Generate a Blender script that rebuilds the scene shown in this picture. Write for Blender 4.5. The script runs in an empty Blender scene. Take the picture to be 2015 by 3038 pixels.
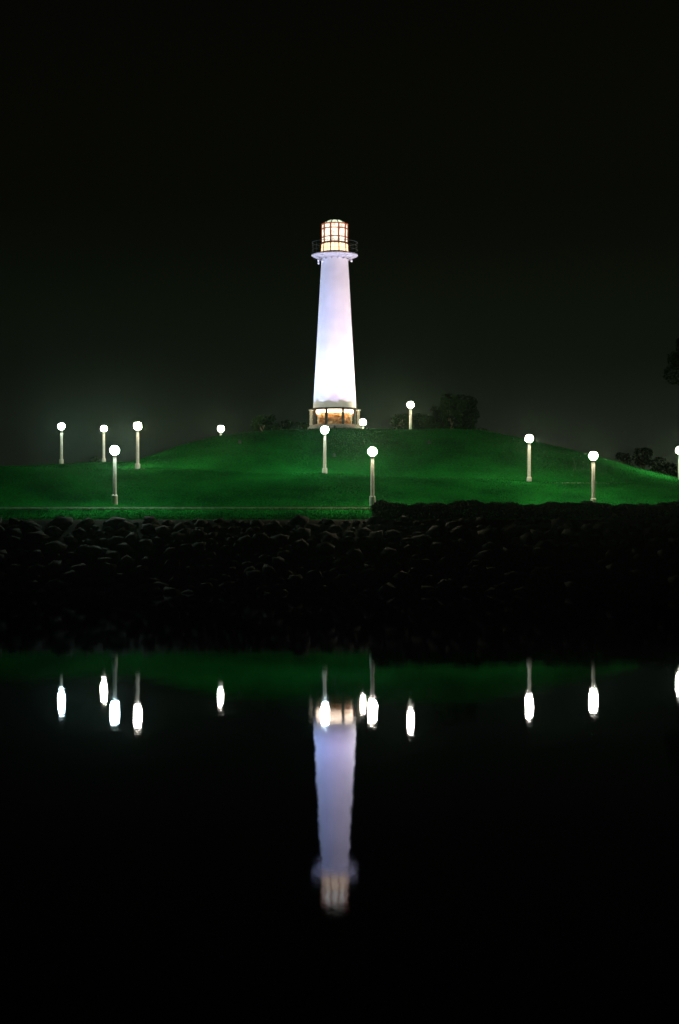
import bpy, bmesh, math, random
import numpy as np
from mathutils import Vector, Matrix, noise
random.seed(7); rng = np.random.default_rng(7)
S = bpy.context.scene
COL = S.collection

# ------------------------------------------------------------------ camera
CAMZ = 4.5
F = 4800.0 / 3038.0            # focal length in frame heights
cam_d = bpy.data.cameras.new('camera'); cam = bpy.data.objects.new('camera', cam_d)
COL.objects.link(cam); S.camera = cam
cam_d.sensor_fit = 'VERTICAL'; cam_d.sensor_height = 36; cam_d.lens = 36 * F
cam_d.shift_y = 11.0 / 3038.0
cam_d.clip_start = 0.5; cam_d.clip_end = 6000
cam.location = (0, 0, CAMZ); cam.rotation_euler = (math.radians(90), 0, 0)

# ------------------------------------------------------------------ night sky
W = bpy.data.worlds.new('World'); S.world = W; W.use_nodes = True
nt = W.node_tree; nt.nodes.clear()
wo = nt.nodes.new('ShaderNodeOutputWorld'); bg = nt.nodes.new('ShaderNodeBackground')
tc = nt.nodes.new('ShaderNodeTexCoord'); sx = nt.nodes.new('ShaderNodeSeparateXYZ')
nt.links.new(tc.outputs['Generated'], sx.inputs[0])
cr = nt.nodes.new('ShaderNodeValToRGB'); cr.color_ramp.interpolation = 'EASE'
el = cr.color_ramp.elements
SKY = [(0.0, (0.0120, 0.0140, 0.0090)), (0.045, (0.0068, 0.0094, 0.0062)), (0.10, (0.0036, 0.0056, 0.0030)),
       (0.20, (0.0022, 0.0026, 0.0013)), (0.45, (0.0011, 0.0012, 0.0007)), (1.0, (0.0008, 0.0009, 0.0006))]
el[0].position = SKY[0][0]; el[0].color = (*SKY[0][1], 1)
el[1].position = SKY[-1][0]; el[1].color = (*SKY[-1][1], 1)
for p, c in SKY[1:-1]:
    e = el.new(p); e.color = (*c, 1)
nt.links.new(sx.outputs['Z'], cr.inputs[0])
# city glow is a little stronger to the right (east) side
mr = nt.nodes.new('ShaderNodeMapRange'); mr.inputs[1].default_value = -0.7; mr.inputs[2].default_value = 0.7
mr.inputs[3].default_value = 0.62; mr.inputs[4].default_value = 1.35
nt.links.new(sx.outputs['X'], mr.inputs[0])
nt.links.new(cr.outputs[0], bg.inputs[0]); nt.links.new(mr.outputs[0], bg.inputs[1])
nt.links.new(bg.outputs[0], wo.inputs[0])
sd = bpy.data.lights.new('boulder_fill', 'SUN'); sd.energy = 0.004; sd.angle = math.radians(12); sd.color = (0.85, 0.95, 1.0)  # faint unseen sun, added to bring out the boulder relief
so = bpy.data.objects.new('boulder_fill', sd); COL.objects.link(so)
so.rotation_euler = (math.radians(52), 0, math.radians(-35))
S.view_settings.view_transform = 'Standard'; S.view_settings.look = 'None'
S.view_settings.exposure = 0.0; S.view_settings.gamma = 1.0
S.view_settings.use_curve_mapping = False
S.render.engine = 'CYCLES'

# ------------------------------------------------------------------ materials
def mat(name):
    m = bpy.data.materials.new(name); m.use_nodes = True
    n = m.node_tree; p = n.nodes['Principled BSDF']
    return m, n, p
def noise_mat(name, c1, c2, scale=4.0, rough=0.8, bump=0.2, detail=6, c3=None, metallic=0, bscale=None, spec=.5):
    m, n, p = mat(name)
    t = n.nodes.new('ShaderNodeTexCoord')
    z = n.nodes.new('ShaderNodeTexNoise'); z.inputs['Scale'].default_value = scale; z.inputs['Detail'].default_value = detail
    n.links.new(t.outputs['Object'], z.inputs['Vector'])
    r = n.nodes.new('ShaderNodeValToRGB'); r.color_ramp.elements[0].position = .35; r.color_ramp.elements[1].position = .65
    r.color_ramp.elements[0].color = (*c1, 1); r.color_ramp.elements[1].color = (*c2, 1)
    if c3:
        e = r.color_ramp.elements.new(.5); e.color = (*c3, 1)
    n.links.new(z.outputs[0], r.inputs[0]); n.links.new(r.outputs[0], p.inputs['Base Color'])
    p.inputs['Specular IOR Level'].default_value = spec; p.inputs['Roughness'].default_value = rough; p.inputs['Metallic'].default_value = metallic
    if bump:
        z2 = n.nodes.new('ShaderNodeTexNoise'); z2.inputs['Scale'].default_value = bscale or scale * 4; z2.inputs['Detail'].default_value = 5
        n.links.new(t.outputs['Object'], z2.inputs['Vector'])
        b = n.nodes.new('ShaderNodeBump'); b.inputs['Strength'].default_value = bump; b.inputs['Distance'].default_value = 0.05
        n.links.new(z2.outputs[0], b.inputs['Height']); n.links.new(b.outputs[0], p.inputs['Normal'])
    return m
def emit_mat(name, c, s, var=None):
    m = bpy.data.materials.new(name); m.use_nodes = True; n = m.node_tree; n.nodes.clear()
    o = n.nodes.new('ShaderNodeOutputMaterial'); e = n.nodes.new('ShaderNodeEmission')
    e.inputs[0].default_value = (*c, 1); e.inputs[1].default_value = s
    n.links.new(e.outputs[0], o.inputs[0])
    if var:
        t = n.nodes.new('ShaderNodeTexCoord'); z = n.nodes.new('ShaderNodeTexNoise'); z.inputs['Scale'].default_value = var[0]
        z.inputs['Detail'].default_value = 4
        g = n.nodes.new('ShaderNodeMapRange'); g.inputs[1].default_value = .35; g.inputs[2].default_value = .65
        g.inputs[3].default_value = var[1]; g.inputs[4].default_value = var[2]
        n.links.new(t.outputs['Object'], z.inputs[0]); n.links.new(z.outputs[0], g.inputs[0]); n.links.new(g.outputs[0], e.inputs[1])
    return m
def grass_mat():
    m, n, p = mat('turf')
    t = n.nodes.new('ShaderNodeTexCoord')
    z = n.nodes.new('ShaderNodeTexNoise'); z.inputs['Scale'].default_value = .22; z.inputs['Detail'].default_value = 5
    z3 = n.nodes.new('ShaderNodeTexNoise'); z3.inputs['Scale'].default_value = 7; z3.inputs['Detail'].default_value = 7
    mp = n.nodes.new('ShaderNodeMapping'); mp.inputs['Scale'].default_value = (1, .8, 2)
    n.links.new(t.outputs['Object'], mp.inputs[0])
    n.links.new(mp.outputs[0], z.inputs[0]); n.links.new(mp.outputs[0], z3.inputs[0])
    mx = n.nodes.new('ShaderNodeMix'); mx.data_type = 'FLOAT'; mx.inputs[0].default_value = .5
    n.links.new(z.outputs[0], mx.inputs[2]); n.links.new(z3.outputs[0], mx.inputs[3])
    r = n.nodes.new('ShaderNodeValToRGB')
    r.color_ramp.elements[0].position = .39; r.color_ramp.elements[0].color = (.0014, .036, .0060, 1)
    r.color_ramp.elements[1].position = .62; r.color_ramp.elements[1].color = (.0075, .135, .0180, 1)
    n.links.new(mx.outputs[0], r.inputs[0]); n.links.new(r.outputs[0], p.inputs['Base Color'])
    p.inputs['Roughness'].default_value = .95; p.inputs['Specular IOR Level'].default_value = .0
    z2 = n.nodes.new('ShaderNodeTexNoise'); z2.inputs['Scale'].default_value = 14; z2.inputs['Detail'].default_value = 8
    b = n.nodes.new('ShaderNodeBump'); b.inputs['Strength'].default_value = .9; b.inputs['Distance'].default_value = .12
    n.links.new(t.outputs['Object'], z2.inputs[0]); n.links.new(z2.outputs[0], b.inputs['Height']); n.links.new(b.outputs[0], p.inputs['Normal'])
    return m
def water_mat():
    m = bpy.data.materials.new('harbour_water'); m.use_nodes = True; n = m.node_tree; n.nodes.clear()
    o = n.nodes.new('ShaderNodeOutputMaterial'); mx = n.nodes.new('ShaderNodeMixShader')
    df = n.nodes.new('ShaderNodeBsdfDiffuse'); df.inputs[0].default_value = (.0012, .0016, .0010, 1)
    gl = n.nodes.new('ShaderNodeBsdfAnisotropic'); gl.distribution = 'BECKMANN'; gl.inputs['Color'].default_value = (.55, .60, .76, 1)
    gl.inputs['Roughness'].default_value = .049
    fr = n.nodes.new('ShaderNodeFresnel'); fr.inputs[0].default_value = 1.33
    t = n.nodes.new('ShaderNodeTexCoord'); mp = n.nodes.new('ShaderNodeMapping'); mp.inputs['Scale'].default_value = (1.0, .45, 1)
    n.links.new(t.outputs['Object'], mp.inputs[0])
    z = n.nodes.new('ShaderNodeTexNoise'); z.inputs['Scale'].default_value = 1.1; z.inputs['Detail'].default_value = 4
    n.links.new(mp.outputs[0], z.inputs[0])
    b = n.nodes.new('ShaderNodeBump'); b.inputs['Strength'].default_value = 1.0; b.inputs['Distance'].default_value = .0021
    n.links.new(z.outputs[0], b.inputs['Height'])
    n.links.new(b.outputs[0], gl.inputs['Normal']); n.links.new(b.outputs[0], fr.inputs['Normal'])
    n.links.new(fr.outputs[0], mx.inputs[0]); n.links.new(df.outputs[0], mx.inputs[1]); n.links.new(gl.outputs[0], mx.inputs[2])
    n.links.new(mx.outputs[0], o.inputs[0])
    return m
M = {
 'turf': grass_mat(), 'water': water_mat(),
 'soil': noise_mat('soil', (.008, .009, .006), (.018, .019, .012), 1.2, .95, .6, spec=.02),
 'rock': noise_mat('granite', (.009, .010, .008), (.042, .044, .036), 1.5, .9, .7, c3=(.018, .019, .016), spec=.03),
 'concrete': noise_mat('concrete', (.13, .13, .115), (.24, .24, .21), 2.5, .85, .3),
 'white': noise_mat('white_paint', (.74, .73, .76), (.81, .80, .83), .9, .6, .12, bscale=3),
 'gallery': noise_mat('gallery_paint', (.20, .20, .22), (.27, .27, .29), 3, .6, .15),
 'cream': noise_mat('cream_paint', (.45, .44, .36), (.62, .60, .50), 3, .7, .15),
 'post': noise_mat('post_paint', (.50, .49, .44), (.66, .65, .60), 4, .55, .2),
 'dark': noise_mat('dark_bronze', (.016, .020, .018), (.035, .042, .036), 6, .8, .1),
 'frame': noise_mat('red_brown_glow_frame', (.45, .09, .025), (.60, .14, .045), 6, .5, .1),  # red-brown frames, made redder and brighter to carry the lantern's orange glow
 'stone': noise_mat('tan_fieldstone', (.30, .13, .045), (.88, .68, .44), 3.2, .9, .6, c3=(.55, .30, .11)),
 'rail': noise_mat('rail_paint', (.010, .018, .015), (.02, .03, .025), 6, .9, .1),
 'greystone': noise_mat('grey_stone', (.16, .17, .14), (.34, .35, .30), 2.2, .9, .5),
 'leaf': noise_mat('dark_leaf', (.003, .009, .004), (.008, .021, .007), .8, .9, 0, spec=.03),
 'bark': noise_mat('bark', (.05, .038, .026), (.11, .085, .06), 5, .9, .5),
 'hedge': noise_mat('hedge_leaf', (.010, .018, .008), (.020, .030, .012), .9, .95, 0, spec=.03),
 'pane': emit_mat('lantern_glow', (1.0, .88, .70), 1.6, (2.6, .9, 2.2)),
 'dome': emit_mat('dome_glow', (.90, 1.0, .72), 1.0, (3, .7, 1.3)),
 'pane_low': emit_mat('lantern_skirt_glow', (1.0, .66, .36), 2.4, (1.0, 2.1, 2.7)),
 'tube': emit_mat('warm_tube', (1.0, .74, .48), 15.0),
}
mg, ng, pg = mat('window_glass')
pg.inputs['Base Color'].default_value = (.95, .95, .92, 1); pg.inputs['Roughness'].default_value = .02
pg.inputs['Transmission Weight'].default_value = 1.0; pg.inputs['IOR'].default_value = 1.02
M['glass'] = mg

# ------------------------------------------------------------------ helpers
def obj(name, bm, m, parent=None, smooth=False, mats=None):
    if isinstance(bm, bpy.types.Mesh): me = bm
    else:
        me = bpy.data.meshes.new(name); bm.to_mesh(me); bm.free()
    for q in (mats or [m]):
        if len(me.materials) < len(mats or [m]): me.materials.append(q)
    if smooth:
        me.polygons.foreach_set('use_smooth', [True] * len(me.polygons))
    o = bpy.data.objects.new(name, me); COL.objects.link(o)
    if parent: o.parent = parent
    return o
def tag(o, label, cat, group=None, kind=None):
    if label: o['label'] = label
    if cat: o['category'] = cat
    if group: o['group'] = group
    if kind: o['kind'] = kind
    return o
def thing(name, label, cat, loc=(0, 0, 0), rz=0, group=None):
    o = bpy.data.objects.new(name, None); COL.objects.link(o)
    o.location = loc; o.rotation_euler = (0, 0, rz); o.empty_display_size = .2
    return tag(o, label, cat, group)
def copy_tree(o, parent=None):
    c = o.copy(); COL.objects.link(c); c.parent = parent
    for ch in list(o.children): copy_tree(ch, c)
    return c
def lathe(bm, prof, seg=32, cx=0, cy=0, a0=0, caps=False):
    rings = []
    for r, z in prof:
        rings.append([bm.verts.new((cx + r * math.cos(a0 + 2 * math.pi * k / seg), cy + r * math.sin(a0 + 2 * math.pi * k / seg), z)) for k in range(seg)])
    for a, b in zip(rings, rings[1:]):
        for k in range(seg):
            bm.faces.new((a[k], a[(k + 1) % seg], b[(k + 1) % seg], b[k]))
    if caps:
        bm.faces.new(rings[0][::-1]); bm.faces.new(rings[-1])
    return bm
def L(prof, seg=32, caps=True, a0=0):
    return lathe(bmesh.new(), prof, seg, caps=caps, a0=a0)
def box(bm, c, s, rz=0, rx=0, ry=0):
    mtx = Matrix.Translation(c) @ Matrix.Rotation(rz, 4, 'Z') @ Matrix.Rotation(ry, 4, 'Y') @ Matrix.Rotation(rx, 4, 'X') @ Matrix.Diagonal((*s, 1))
    bmesh.ops.create_cube(bm, size=1, matrix=mtx); return bm
def bar(bm, p, q, r, seg=6, r2=None):
    p, q = Vector(p), Vector(q); d = q - p
    mt = Matrix.Translation((p + q) / 2) @ d.to_track_quat('Z', 'Y').to_matrix().to_4x4()
    bmesh.ops.create_cone(bm, cap_ends=True, segments=seg, radius1=r, radius2=r if r2 is None else r2, depth=d.length, matrix=mt)
    return bm
def ring(bm, R, r, z, seg=48, rs=6):
    V = []
    for k in range(seg):
        a = 2 * math.pi * k / seg
        V.append([bm.verts.new(((R + r * math.cos(2 * math.pi * j / rs)) * math.cos(a), (R + r * math.cos(2 * math.pi * j / rs)) * math.sin(a), z + r * math.sin(2 * math.pi * j / rs))) for j in range(rs)])
    for k in range(seg):
        for j in range(rs):
            bm.faces.new((V[k][j], V[(k + 1) % seg][j], V[(k + 1) % seg][(j + 1) % rs], V[k][(j + 1) % rs]))
    return bm
def sm(t):
    t = np.clip(t, 0, 1); return t * t * (3 - 2 * t)
def W_(px, py, d):           # a point of the place from its bearing (1568 px wide survey picture) and distance
    return ((px - 784) * d / 3735.0, d, CAMZ + (1191 - py) * d / 3735.0)

# ------------------------------------------------------------------ terrain
XR = [-200, -40, -30, -18.5, -14.6, -11.5, -8, -5, 9, 12.7, 16.7, 20.7, 26.3, 31.5, 40, 200]
ZR = [8.4, 8.7, 9.0, 9.3, 10.7, 11.5, 12.05, 12.35, 12.35, 12.15, 11.4, 10.5, 8.9, 7.7, 6.6, 6.2]
XT = [-200, -30, -16, -1, 15, 25, 40, 200]
ZT = [8.3, 8.35, 8.2, 7.75, 7.25, 6.9, 6.4, 6.0]
def height(x, y):
    x = np.asarray(x, float); y = np.asarray(y, float)
    R = np.interp(x, XR, ZR); T = np.interp(x, XT, ZT)
    yk = 112.0 + 0 * x
    pr = np.where(y < 104, np.interp(y, [-400, 60, 88, 93, 104], [-6, -4, -2.5, -.9, 4.25]),
         np.where(y < yk, 4.25 + .72 * sm((y - 104) / (yk - 104)), 4.97))
    lawn = 4.97 + (T - 4.97) * (.55 * np.clip((y - 114) / 14, 0, 1) + .45 * sm((y - 114) / 14))
    z = np.where(y < 114, pr, lawn)
    z = np.where(y > 131, T + (R - T) * sm((y - 131) / 15.5), z)
    back = np.minimum(6.2, R)
    y0 = 150 + 10 * sm((x + 10) / 4)
    z = np.where(y > y0, R + (back - R) * sm((y - y0) / (np.where(y0 < 158, 22, 45))), z)
    n = .12 * np.sin(x * .21 + 1.3) * np.sin(y * .17) + .06 * np.sin(x * .53 + y * .31)
    return z + n * ((y > 114) & (y < 400)) * np.clip((y - 114) / 6, 0, 1)
def gz(x, y): return float(height(x, y))
xs = np.concatenate([-np.geomspace(700, 60, 14), np.arange(-58, 58.1, .8), np.geomspace(60, 700, 14)])
ys = np.concatenate([[-300, -150, -60, 0, 40, 70, 85], np.arange(88, 175, .7), np.geomspace(176, 700, 22)])
XX, YY = np.meshgrid(xs, ys); ZZ = height(XX, YY)
V = np.stack([XX, YY, ZZ], -1).reshape(-1, 3); nx = len(xs); ny = len(ys)
i = np.arange(nx - 1)[None, :] + nx * np.arange(ny - 1)[:, None]
Fc = np.stack([i, i + 1, i + nx + 1, i + nx], -1).reshape(-1, 4)
me = bpy.data.meshes.new('ground'); me.from_pydata(V.tolist(), [], Fc.tolist())
me.materials.append(M['turf']); me.materials.append(M['soil'])
rowy = np.repeat(ys[:-1], nx - 1)
me.polygons.foreach_set('material_index', (rowy < 103.8).astype(int).tolist())
me.polygons.foreach_set('use_smooth', [True] * len(me.polygons))
ground = bpy.data.objects.new('ground', me); COL.objects.link(ground); ground['kind'] = 'structure'

bm = bmesh.new()
bmesh.ops.create_grid(bm, x_segments=1, y_segments=1, size=1, matrix=Matrix.Translation((0, -100, 0)) @ Matrix.Diagonal((698, 198, 1, 1)))
water = obj('water', bm, M['water']); water['kind'] = 'structure'

# waterfront path and its kerb
bm = bmesh.new(); box(bm, (0, 113.1, 4.955), (140, 1.7, .16)); pth = obj('path', bm, M['concrete']); pth['kind'] = 'structure'
bm = bmesh.new()
for (a, b) in ((-24, 2.2), (2.2, 70), (-70, -24)):
    box(bm, ((a + b) / 2, 112.1, 5.0), (b - a - .01, .16, .17))
k = obj('kerb', bm, M['concrete'], pth)
# terrace path ribbon half way up
bm = bmesh.new(); prev = None
for x in np.arange(-60, 60.1, 1.0):
    row = [bm.verts.new((x, y, gz(x, y) + dz)) for y, dz in ((128.9, -.1), (128.9, .02), (130.6, .02), (130.6, -.1))]
    if prev:
        for j in range(3): bm.faces.new((prev[j], row[j], row[j + 1], prev[j + 1]))
    prev = row
tp = obj('path', bm, M['concrete']); tp['kind'] = 'structure'

# ------------------------------------------------------------------ riprap bank: boulders as parts
bank = thing('riprap_bank', 'dark sloping shoreline of piled grey boulders below the lawn', 'rock bank', (0, 98, 0))
def rock_mesh(k):
    b = bmesh.new(); bmesh.ops.create_icosphere(b, subdivisions=1, radius=1)
    r = random.Random(k)
    off = Vector((k * 7.3, k * 3.1, 0))
    for v in b.verts:
        v.co *= .78 + .42 * noise.noise(v.co * 1.3 + off) + r.uniform(-.12, .12)
        v.co.z *= .75
    me = bpy.data.meshes.new('rock'); b.to_mesh(me); b.free(); me.materials.append(M['rock']); me.polygons.foreach_set('use_smooth', [True] * len(me.polygons)); return me
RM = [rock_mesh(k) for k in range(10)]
cells = []
yrow = 93.2
while yrow < 103.9:
    x = -46 + random.uniform(0, 1)
    while x < 46:
        r = random.choice((.25, .32, .42, .5, .62, .78, .95))
        cells.append((x + random.uniform(-.2, .2), yrow + random.uniform(-.3, .3), r)); x += r * 1.55
    yrow += .95
vis = [c for c in cells if abs(c[0]) < 21.8 * c[1] / 104]
vis.sort(key=lambda c: -c[2] * (1.25 if c[1] > 96 else 1.0) * (1.2 if c[1] > 100 else 1))
near = set(map(id, vis[:298]))
stuff = bmesh.new()
for c in cells:
    x, y, r = c
    z = gz(x, y) + r * (.18 if y < 102.6 else -.12)
    sc = Vector((r * random.uniform(.9, 1.25), r * random.uniform(.85, 1.1), r * random.uniform(.8, 1.1)))
    rot = (random.uniform(-.5, .5), random.uniform(-.5, .5), random.uniform(0, 6.28))
    mesh = random.choice(RM)
    if id(c) in near:
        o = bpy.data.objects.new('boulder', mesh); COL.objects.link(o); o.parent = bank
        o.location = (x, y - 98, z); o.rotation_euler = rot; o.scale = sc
    else:
        mtx = Matrix.LocRotScale(Vector((x, y - 98, z)), __import__('mathutils').Euler(rot), sc)
        n0 = len(stuff.verts); stuff.from_mesh(mesh); stuff.verts.ensure_lookup_table()
        bmesh.ops.transform(stuff, matrix=mtx, verts=stuff.verts[n0:])
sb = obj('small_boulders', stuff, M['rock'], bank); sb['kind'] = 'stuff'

# ------------------------------------------------------------------ grass blades (one object)
def blades(name, N, xr, yr, hmin, hmax, m, keep=None):
    y = rng.uniform(*yr, N); x = rng.uniform(-1, 1, N) * (22.5 * y / 104)
    if keep is not None:
        k = keep(x, y); x = x[k]; y = y[k]
    z = height(x, y) - .01; n = len(x)
    h = rng.uniform(hmin, hmax, n); a = rng.uniform(0, 6.28, n); w = h * .22
    dx, dy = np.cos(a) * w, np.sin(a) * w; lx, ly = rng.normal(0, .35, n) * h, rng.normal(0, .35, n) * h
    P = np.empty((n, 3, 3))
    P[:, 0] = np.stack([x - dx, y - dy, z], -1); P[:, 1] = np.stack([x + dx, y + dy, z], -1); P[:, 2] = np.stack([x + lx, y + ly, z + h], -1)
    me = bpy.data.meshes.new(name); me.vertices.add(3 * n); me.vertices.foreach_set('co', P.reshape(-1))
    me.loops.add(3 * n); me.loops.foreach_set('vertex_index', np.arange(3 * n))
    me.polygons.add(n); me.polygons.foreach_set('loop_start', np.arange(n) * 3); me.update(calc_edges=True)
    me.materials.append(m); o = bpy.data.objects.new(name, me); COL.objects.link(o); return o
g = blades('grass', 170000, None, (104.2, 150), .05, .13, M['turf'],
           lambda x, y: ~(((y > 111.9) & (y < 114.1)) | ((y > 128.8) & (y < 130.7))))
tag(g, 'short mown green grass covering the lawn and the mound', 'grass', kind='stuff')

# ------------------------------------------------------------------ lighthouse
TX, TY = (773 - 784) * 152 / 3735.0, 152.0
TZ = 12.25
lh = thing('lighthouse', 'tall tapering white lighthouse with glowing glass lantern on the grassy mound', 'lighthouse', (TX, TY, 0))
F8 = -math.pi / 2        # azimuth that faces the camera
obj('plinth', L([(2.62, 11.6), (2.62, 12.55), (2.55, 12.62), (2.50, 12.80), (2.32, 12.98), (1.0, 12.99)], 40), M['greystone'], lh)
# glazed drum, eight bays
Rg = 2.02
for k in range(8):
    a = F8 + math.radians(22.5 + 45 * k)
    bm = bmesh.new(); box(bm, (Rg * math.cos(a), Rg * math.sin(a), 13.71), (.20, .19, 1.44), rz=a)
    obj('window_post', bm, M['dark'], lh)
for k in range(8):
    a = F8 + math.radians(45 * k); ca, sa = math.cos(a), math.sin(a)
    ri = Rg * math.cos(math.radians(22.5)); w = 2 * Rg * math.sin(math.radians(22.5)) - .17
    bm = bmesh.new(); box(bm, (ri * ca, ri * sa, 14.05), (.07, w, .075), rz=a); box(bm, (ri * ca, ri * sa, 14.405), (.07, w, .05), rz=a)
    box(bm, (ri * ca, ri * sa, 13.02), (.08, w, .06), rz=a)
    fr = obj('window_frame', bm, M['frame'], lh)
    for zc, hh in ((14.235, .28), (13.53, .95)):
        bm = bmesh.new(); box(bm, (ri * ca, ri * sa, zc), (.012, w, hh), rz=a); obj('pane', bm, M['glass'], fr)
# lit fieldstone core behind the glass with a warm tube light above
core = obj('inner_wall', L([(1.45, 12.99), (1.45, 14.44)], 36, caps=False), M['stone'], lh)
bm = bmesh.new()
for k in range(120):
    a = random.uniform(0, 6.283); z = 13.1 + 1.0 * random.random() ** 1.6; r = random.uniform(.07, .15)
    bmesh.ops.create_icosphere(bm, subdivisions=1, radius=1, matrix=Matrix.Translation((1.46 * math.cos(a), 1.46 * math.sin(a), z)) @ Matrix.Rotation(a, 4, 'Z') @ Matrix.Diagonal((.07, r * 1.4, r, 1)))
st = obj('wall_stones', bm, M['stone'], core); st['kind'] = 'stuff'
obj('ceiling_light', L([(1.70, 14.10), (1.74, 14.10), (1.74, 14.39), (1.70, 14.39)], 40, caps=False), M['tube'], lh)
obj('cornice', L([(1.9, 14.43), (2.13, 14.43), (2.17, 14.47), (2.17, 14.53), (2.05, 14.585), (1.2, 14.585)], 48), M['dark'], lh)
# pale corner piers beside and behind the drum
for az in (-93, 93, 140, -140, 180):
    a = F8 + math.radians(az); ca, sa = math.cos(a), math.sin(a)
    bm = bmesh.new()
    box(bm, (2.24 * ca, 2.24 * sa, 13.68), (.22, .34, 1.38), rz=a)
    for zz in (13.1, 13.55, 14.05): box(bm, (2.24 * ca, 2.24 * sa, zz), (.27, .39, .07), rz=a)
    p_ = obj('pier', bm, M['cream'], lh)
    bm = bmesh.new(); box(bm, (2.25 * ca, 2.25 * sa, 14.42), (.40, .50, .10), rz=a); obj('pier_cap', bm, M['cream'], p_)
# shaft
def rs(z): return 2.03 + (1.25 - 2.03) * (z - 14.6) / (28.6 - 14.6)
obj('shaft', L([(rs(z), z) for z in (14.59, 18, 20.9, 23.7, 26.52, 28.62)], 64, caps=False), M['white'], lh, smooth=True)
for z in (26.56, 20.6, 17.6):
    obj('seam_ring', L([(rs(z) - .03, z - .035), (rs(z) + .020, z - .05), (rs(z) + .020, z + .03), (rs(z) - .03, z + .035)] if z > 26 else
                       [(rs(z) - .03, z - .02), (rs(z) + .005, z - .015), (rs(z) + .005, z + .015), (rs(z) - .03, z + .02)], 64), M['white'], lh)
# gallery
gal = obj('gallery_deck', L([(1.20, 28.63), (1.62, 28.66), (2.02, 28.82), (2.19, 28.92), (2.19, 29.0), (2.05, 29.06), (1.20, 29.07)], 60), M['gallery'], lh)
for k in range(14):
    a = F8 + math.radians(360 / 28 + 360 / 14 * k); ca, sa = math.cos(a), math.sin(a)
    bm = bmesh.new()
    pts = [(1.24, 28.50), (1.34, 28.50), (2.02, 28.80), (2.02, 28.86), (1.24, 28.70)]
    f1 = [bm.verts.new((r * ca - .03 * sa, r * sa + .03 * ca, z)) for r, z in pts]; f2 = [bm.verts.new((r * ca + .03 * sa, r * sa - .03 * ca, z)) for r, z in pts]
    bm.faces.new(f1); bm.faces.new(f2[::-1])
    for j in range(5): bm.faces.new((f1[j], f2[j], f2[(j + 1) % 5], f1[(j + 1) % 5]))
    obj('bracket', bm, M['gallery'], lh)
rail = obj('railing', ring(bmesh.new(), 2.12, .024, 30.14, 60), M['rail'], lh)
for z in (29.42, 29.78): obj('rail_bar', ring(bmesh.new(), 2.12, .014, z, 60), M['rail'], rail)
bm0 = bmesh.new(); bar(bm0, (0, 0, 29.06), (0, 0, 30.13), .014); bme = None
for k in range(20):
    a = math.radians(18 * k)
    if bme is None:
        o = obj('baluster', bm0, M['rail'], rail); bme = o.data
    else:
        o = bpy.data.objects.new('baluster', bme); COL.objects.link(o); o.parent = rail
    o.location = (2.12 * math.cos(a), 2.12 * math.sin(a), 0)
# little lamps hung under the gallery
for az, r, z in ((-62, 1.72, 28.62), (-82, 1.52, 28.45), (-48, 1.55, 28.5), (68, 1.70, 28.60), (150, 1.7, 28.6)):
    a = F8 + math.radians(az); x, y = r * math.cos(a), r * math.sin(a)
    bm = bmesh.new(); bar(bm, (x, y, z + .15), (x, y, z - .16), .03); h = obj('hanging_fitting', bm, M['post'], lh)
    bm = lathe(bmesh.new(), [(.03, z - .14), (.085, z - .18), (.10, z - .30), (.05, z - .36)], 12, x, y, caps=True); obj('lamp_shade', bm, M['white'], h)
# lantern: ten-sided, three rows of panes over a wider glowing skirt
def facet(name, R, z0, z1, gap, m, parent, R1=None, th=.015):
    R1 = R1 or R; out = []
    for k in range(10):
        a0 = F8 + math.radians(-18 + 36 * k); a1 = a0 + math.radians(36)
        bm = bmesh.new(); vs = []
        for (r, z, s) in ((R, z0, 0), (R, z0, 1), (R1, z1, 1), (R1, z1, 0)):
            p = Vector((r * math.cos(a0), r * math.sin(a0), z)); q = Vector((r * math.cos(a1), r * math.sin(a1), z)); d = (q - p).normalized() * gap
            vs.append(p + d if s == 0 else q - d)
        nrm = Vector((math.cos(a0 + .314), math.sin(a0 + .314), 0)) * th
        A = [bm.verts.new(v) for v in vs]; B = [bm.verts.new(v - nrm) for v in vs]
        bm.faces.new(A); bm.faces.new(B[::-1])
        for j in range(4): bm.faces.new((A[j], B[j], B[(j + 1) % 4], A[(j + 1) % 4]))
        out.append(obj(name, bm, m, parent))
    return out
lanf = obj('lantern_frame', L([(1.26, 30.00), (1.26, 30.06), (1.22, 30.16), (1.10, 30.18)], 10, a0=F8 - math.radians(18), caps=False), M['frame'], lh)
RL = 1.205
for z0, z1 in ((30.21, 30.565), (30.66, 31.36), (31.46, 31.78)):
    facet('pane', RL - .01, z0, z1, .04, M['pane'], lanf)
facet('pane', 1.30, 29.27, 29.97, .03, M['pane_low'], lanf, R1=1.24)
for k in range(10):
    a = F8 + math.radians(-18 + 36 * k); ca, sa = math.cos(a), math.sin(a)
    bm = bmesh.new(); box(bm, (RL * ca, RL * sa, 31.0), (.10, .135, 1.66), rz=a); obj('mullion', bm, M['frame'], lanf)
    bm = bmesh.new(); bar(bm, (1.30 * ca, 1.30 * sa, 29.26), (1.235 * ca, 1.235 * sa, 29.99), .055); obj('skirt_mullion', bm, M['frame'], lanf)
bm = bmesh.new()
for z in (30.61, 31.41):
    for k in range(10):
        a = F8 + math.radians(36 * k); ri = RL * math.cos(math.radians(18)) + .003; w = 2 * RL * math.sin(math.radians(18)) - .14
        box(bm, (ri * math.cos(a), ri * math.sin(a), z), (.07, w, .095), rz=a)
obj('glazing_bar', bm, M['frame'], lanf)
obj('lantern_base', L([(1.38, 29.08), (1.38, 29.2), (1.32, 29.26), (1.0, 29.26)], 40), M['dark'], lh)
obj('roof_rim', L([(1.0, 31.81), (1.26, 31.81), (1.26, 31.88), (1.12, 31.91), (1.0, 31.91)], 40), M['frame'], lh)
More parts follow.
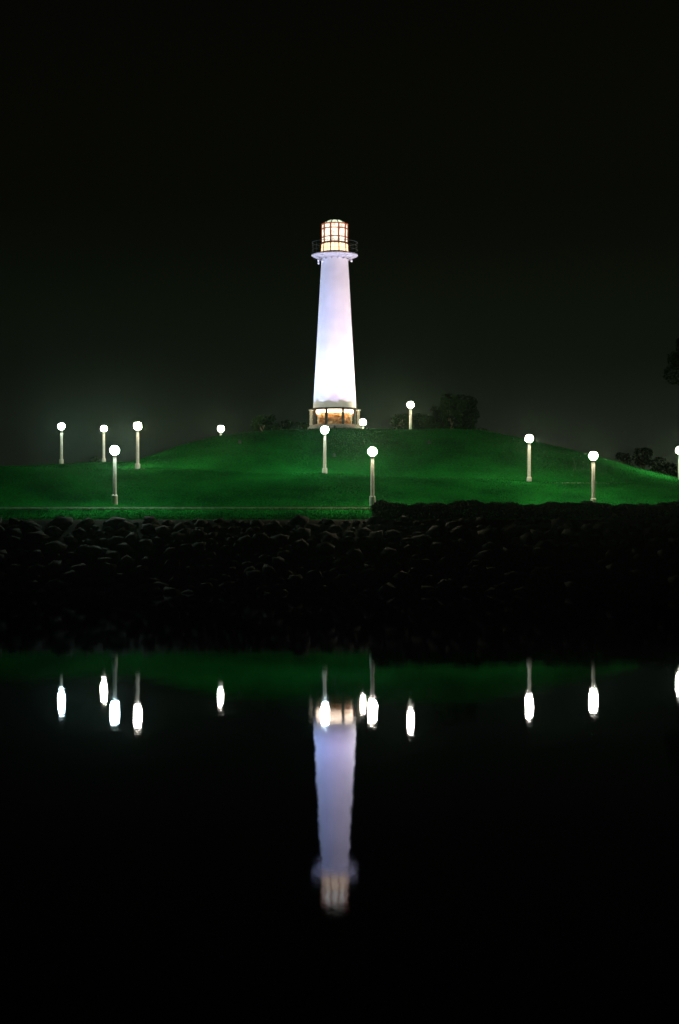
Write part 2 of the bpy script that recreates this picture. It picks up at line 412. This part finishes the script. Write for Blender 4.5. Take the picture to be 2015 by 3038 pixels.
dome = obj('roof_dome', L([(.98, 31.90), (.94, 32.0), (.80, 32.12), (.58, 32.21), (.32, 32.26), (.02, 32.28)], 40, caps=False), M['dome'], lh, smooth=True)
for k in range(10):
    a = F8 + math.radians(-18 + 36 * k); ca, sa = math.cos(a), math.sin(a); bm = bmesh.new()
    pr = [(.99, 31.9), (.95, 32.01), (.81, 32.13), (.59, 32.22), (.05, 32.29)]
    for p, q in zip(pr, pr[1:]): bar(bm, (p[0] * ca, p[0] * sa, p[1]), (q[0] * ca, q[0] * sa, q[1]), .045, 5)
    obj('rib', bm, M['dark'], dome)

# ------------------------------------------------------------------ floodlights in the grass around the tower
cols = {0: (.74, .58, 1.0), 1: (1.0, .76, .92), 2: (1.0, .82, .88), 9: (.54, .60, 1.0), 8: (.28, .48, 1.0)}
pw = {0: .8, 1: 1.0, 2: 1.1, 9: 1.0, 8: 1.1}
fm = None
for k in range(20):
    RF = 14.0 if k < 10 else 5.2
    a = F8 + math.radians(36 * k); x, y = TX + RF * math.cos(a), TY + RF * math.sin(a); z = gz(x, y)
    f = thing('floodlight', 'low dark floodlight in the outer ring on the mound slope, aimed up the lighthouse shaft' if k < 10 else 'low dark floodlight in the inner ring close to the lighthouse plinth, aimed up',
              'floodlight', (x, y, z), a, 'outer ring of floodlights round the lighthouse' if k < 10 else 'inner ring of floodlights round the lighthouse')
    if fm is None:
        bm = bmesh.new(); box(bm, (0, 0, .03), (.22, .30, .06)); box(bm, (0, -.13, .12), (.05, .02, .16)); box(bm, (0, .13, .12), (.05, .02, .16)); b_ = obj('mount', bm, M['dark'], f)
        bm = lathe(bmesh.new(), [(.06, -.12), (.10, -.02), (.11, .06), (.09, .065)], 12, caps=True); h_ = obj('housing', bm, M['dark'], f)
        fm = (b_.data, h_.data)
    else:
        b_ = bpy.data.objects.new('mount', fm[0]); h_ = bpy.data.objects.new('housing', fm[1])
        for q in (b_, h_): COL.objects.link(q); q.parent = f
    h_.location = (0, 0, .19); h_.rotation_euler = (0, math.radians(-38), 0)
    far = k < 10
    ld = bpy.data.lights.new('flood_beam', 'SPOT'); ld.energy = (7800 if far else 1500) * pw.get(k % 10, .8); ld.color = cols.get(k % 10, (.8, .8, 1))
    ld.shadow_soft_size = .07
    D = RF - 2.0; lo = math.atan2((15.7 if far else 15.05) - z - .28, D); hi = math.radians(66 if far else 86)
    ld.spot_size = hi - lo; ld.spot_blend = .35 if far else .06
    lo_ = bpy.data.objects.new('flood_beam', ld); COL.objects.link(lo_); lo_.parent = f; lo_.location = (0, 0, .28)
    el_ = (lo + hi) / 2
    d = Vector((-math.cos(el_), 0, math.sin(el_))); lo_.rotation_euler = d.to_track_quat('-Z', 'Y').to_euler()

# ------------------------------------------------------------------ street lamps
LAMPH = 3.72; POSTTOP = 3.39
pm = L([(.135, .0), (.13, 1.5), (.115, 3.33)], 16, caps=False); bmS = L([(.205, 0), (.205, .62), (.17, .68), (.13, .68)], 16)
bmC = L([(.115, 3.30), (.15, 3.33), (.17, 3.39), (.20, 3.42), (.15, 3.43)], 16)
bmG = bmesh.new(); bmesh.ops.create_uvsphere(bmG, u_segments=24, v_segments=14, radius=.30, matrix=Matrix.Translation((0, 0, LAMPH)))
bmT = L([(.16, LAMPH + .27), (.19, LAMPH + .28), (.12, LAMPH + .33), (.04, LAMPH + .37), (.03, LAMPH + .44)], 16)
GL = {'green': emit_mat('cool_globe', (.80, 1.0, .84), 760), 'warm': emit_mat('warm_globe', (1.0, .84, .58), 780)}
proto = {}
def lamp(px, py, d, tint, label, s=1.0):
    x, y, z = W_(px, py, d); g0 = gz(x, y)
    t = thing('street_lamp', label, 'street lamp', (x, y, 0), 0, 'globe street lamps on the lawn')
    zz = z - LAMPH                      # post foot, sunk to the ground where it lies lower
    t.location.z = zz
    if not proto:
        proto['post'] = obj('post', pm, M['post'], t, True).data
        proto['base_sleeve'] = obj('base_sleeve', bmS, M['post'], t).data
        proto['collar'] = obj('collar', bmC, M['dark'], t).data
        proto['globe_g'] = obj('globe', bmG, GL['green'], t, True).data
        m2 = proto['globe_g'].copy(); m2.materials[0] = GL['warm']; proto['globe_w'] = m2
        proto['cap'] = obj('cap', bmT, M['dark'], t).data
        if tint == 'warm': [c for c in t.children if c.name.startswith('globe')][0].data = proto['globe_w']
    else:
        for n in ('post', 'base_sleeve', 'collar', 'globe', 'cap'):
            me_ = proto[n] if n != 'globe' else proto['globe_' + tint[0]]
            o = bpy.data.objects.new(n, me_); COL.objects.link(o); o.parent = t
    print('LAMP', px, 'foot', round(zz, 2), 'ground', round(g0, 2), 'x', round(x, 1), 'd', d)
    return t
lamp(142, 985, 151, 'green', 'leftmost street lamp, standing on the flat terrace skyline')
lamp(240, 990, 165, 'warm', 'far warm white street lamp whose post rises right behind the near left lamp')
lamp(318, 984, 131, 'warm', 'street lamp at the left foot of the mound, right of the pair of overlapping lamps')
lamp(265, 1040, 110.8, 'green', 'near street lamp at the kerb on the left, lowest of the left cluster')
lamp(510, 990, 157, 'warm', 'lone lit globe above the left slope of the mound, its post hidden behind')
lamp(750, 993, 129.3, 'green', 'street lamp on the terrace directly in front of the lighthouse plinth')
lamp(838, 975, 158, 'warm', 'street lamp immediately right of the lighthouse foot, partly behind the mound')
lamp(860, 1043, 111.2, 'warm', 'near street lamp where the lawn edge meets the dark hedge, right of centre')
lamp(948, 935, 154, 'warm', 'highest street lamp, on top of the mound between lighthouse and dark tree')
lamp(1222, 1013, 128, 'warm', 'street lamp on the right terrace, in front of the falling ridge')
lamp(1370, 1053, 116, 'warm', 'near street lamp rising behind the dark hedge on the right')
lamp(1569, 1040, 141, 'warm', 'street lamp cut by the right edge of the picture')

# ------------------------------------------------------------------ trees and shrubs
def leaf_mesh(name, n, size, fn, m, parent):
    P = np.array([fn() for _ in range(n)])
    s = size * rng.uniform(.6, 1.4, n)
    u = rng.normal(size=(n, 3)); u /= np.linalg.norm(u, axis=1)[:, None]
    v = np.cross(u, rng.normal(size=(n, 3))); v /= np.linalg.norm(v, axis=1)[:, None]
    u *= s[:, None]; v *= s[:, None] * .5
    Q = np.stack([P - u, P + v, P + u, P - v], 1).reshape(-1, 3)
    me = bpy.data.meshes.new(name); me.vertices.add(4 * n); me.vertices.foreach_set('co', Q.reshape(-1))
    me.loops.add(4 * n); me.loops.foreach_set('vertex_index', np.arange(4 * n))
    me.polygons.add(n); me.polygons.foreach_set('loop_start', np.arange(n) * 4); me.update(calc_edges=True)
    me.materials.append(m); o = bpy.data.objects.new(name, me); COL.objects.link(o); o.parent = parent; return o
def tree(name, cat, px, ytop, d, w, h, label, group=None, n=5000, trunk=True):
    """w, h: crown width and height in metres; top of crown at picture row ytop"""
    x, y, zt = W_(px, ytop, d); g0 = gz(x, y) - .1
    t = thing(name, label, cat, (x, y, g0), random.uniform(0, 6.28), group)
    top = zt - g0; zc = top - h / 2
    lobes = []
    for k in range(26):
        a = random.uniform(0, 6.28); rr = random.random() ** .5 * .36 * w; zz = random.uniform(-.36, .40) * h
        f = math.sqrt(max(.1, 1 - (zz / (h * .56)) ** 2))
        lobes.append((rr * f * math.cos(a), rr * f * math.sin(a), zc + zz, random.uniform(.13, .24) * min(w, h)))
    def fn():
        l = random.choice(lobes); v = Vector((random.gauss(0, 1), random.gauss(0, 1), random.gauss(0, .8))).normalized() * l[3] * random.uniform(.55, 1.12)
        return (l[0] + v.x, l[1] + v.y, min(max(l[2] + v.z, .05), top))
    leaf_mesh('crown' if trunk else 'foliage', n, .17 if w > 2.5 else .12, fn, M['leaf'], t)
    bm = bmesh.new(); hb = max(zc - h * .25, .25)
    bar(bm, (0, 0, -.2), (0, 0, hb), .035 * w + .05, 8, .028 * w + .03)
    for l in lobes[:12]: bar(bm, (0, 0, hb * random.uniform(.7, 1)), (l[0], l[1], l[2]), .015 * w + .02, 5, .02)
    obj('trunk' if trunk else 'stem', bm, M['bark'], t)
    return t
tree('dark_tree', 'tree', 1040, 899, 172, 3.1, 4.6, 'tall dark rounded tree on the skyline, left one of the touching pair', 'dark trees behind the mound', 7000)
tree('dark_tree', 'tree', 1078, 908, 174, 2.6, 4.4, 'dark tree on the skyline, right one of the touching pair', 'dark trees behind the mound', 6000)
tree('dark_tree', 'tree', 1008, 935, 176, 2.0, 3.0, 'narrow dark tree filling in left of the tall touching pair', 'dark trees behind the mound', 3500)
tree('shrub', 'shrub', 928, 958, 166, 2.1, 2.0, 'low dark shrub on the mound just left of the highest street lamp post', 'dark shrubs on the skyline', 2500, False)
tree('shrub', 'shrub', 975, 955, 168, 2.3, 2.4, 'dark shrub on the mound between the highest street lamp and the tall trees', 'dark shrubs on the skyline', 2500, False)
tree('shrub', 'shrub', 612, 960, 164, 3.0, 2.0, 'wide dark shrub on the skyline left of the lighthouse, right of the lone globe', 'dark shrubs on the skyline', 3000, False)
tree('shrub', 'shrub', 655, 970, 163, 2.4, 1.8, 'dark shrub in the middle of the skyline row left of the lighthouse', 'dark shrubs on the skyline', 2500, False)
tree('shrub', 'shrub', 695, 976, 162, 1.9, 1.6, 'dark shrub closest to the left side of the lighthouse plinth', 'dark shrubs on the skyline', 2200, False)
tree('shrub', 'shrub', 1112, 988, 168, 1.6, 1.0, 'tiny low shrub at the right foot of the tall dark trees', 'dark shrubs on the skyline', 1200, False)
tree('shrub', 'shrub', 222, 1055, 172, 1.8, 1.4, 'small dark shrub on the left skyline among the lamp posts', 'dark shrubs on the skyline', 1500, False)
tree('broad_tree', 'tree', 1440, 1045, 200, 2.4, 2.6, 'small dark tree peeping over the right slope, left one of the far trees', 'far trees at the right', 2500)
tree('broad_tree', 'tree', 1484, 1036, 204, 2.7, 2.2, 'far tree with a clear trunk at the right, between two dark bushes', 'far trees at the right', 2500)
tree('broad_tree', 'tree', 1532, 1056, 196, 4.4, 3.4, 'wide dark tree at the foot of the right slope beside the last lamp', 'far trees at the right', 5000)
tree('tall_tree', 'tree', 1594, 770, 176, 5.2, 7.0, 'tall dark tree whose crown reaches in from the right edge high against the sky', None, 9000)

# hedge along the bank edge, right half
hx0, hx1 = 2.15, 34.0
hedge = thing('hedge', 'long dark uneven hedge along the bank edge on the right, hiding the lamp foot', 'hedge', (0, 106.6, 0))
def htop(x): return 5.33 + .09 * math.sin(x * .9) + .06 * math.sin(x * 2.3 + 1) + .05 * math.sin(x * 5.1) - .05 * sm((x - 10) / 8)
def hf():
    x = random.uniform(hx0, hx1); yy = random.uniform(-1.9, 1.2)
    zb = gz(x, 106.6 + yy); zt = htop(x) - .10 * yy * yy
    if x - hx0 < .3: zt -= (.3 - (x - hx0)) * .6
    z = zt - abs(random.gauss(0, .10)) + random.gauss(0, .03) if random.random() < .6 else random.uniform(zb, zt)
    return (x, yy, z)
leaf_mesh('foliage', 52000, .085, hf, M['hedge'], hedge)
bm = bmesh.new()
for k in range(160):
    x = random.uniform(hx0, hx1); yy = random.uniform(-1.2, .8); bar(bm, (x, yy, gz(x, 106.6 + yy) - .1), (x + random.uniform(-.3, .3), yy + random.uniform(-.2, .2), htop(x) - .2), .02, 4, .008)
s_ = obj('stems', bm, M['bark'], hedge); s_['kind'] = 'stuff'

# ------------------------------------------------------------------ marine haze
DENS = 0.000035
if DENS:
    mh = bpy.data.materials.new('haze'); mh.use_nodes = True; n = mh.node_tree; n.nodes.clear()
    o_ = n.nodes.new('ShaderNodeOutputMaterial'); v_ = n.nodes.new('ShaderNodeVolumePrincipled')
    v_.inputs['Color'].default_value = (.6, 1, .8, 1); v_.inputs['Density'].default_value = DENS
    v_.inputs['Anisotropy'].default_value = .96
    n.links.new(v_.outputs[0], o_.inputs['Volume'])
    bm = bmesh.new(); box(bm, (0, 200, 13.5), (1420, 1020, 42)); hz = obj('haze', bm, mh); hz['kind'] = 'stuff'
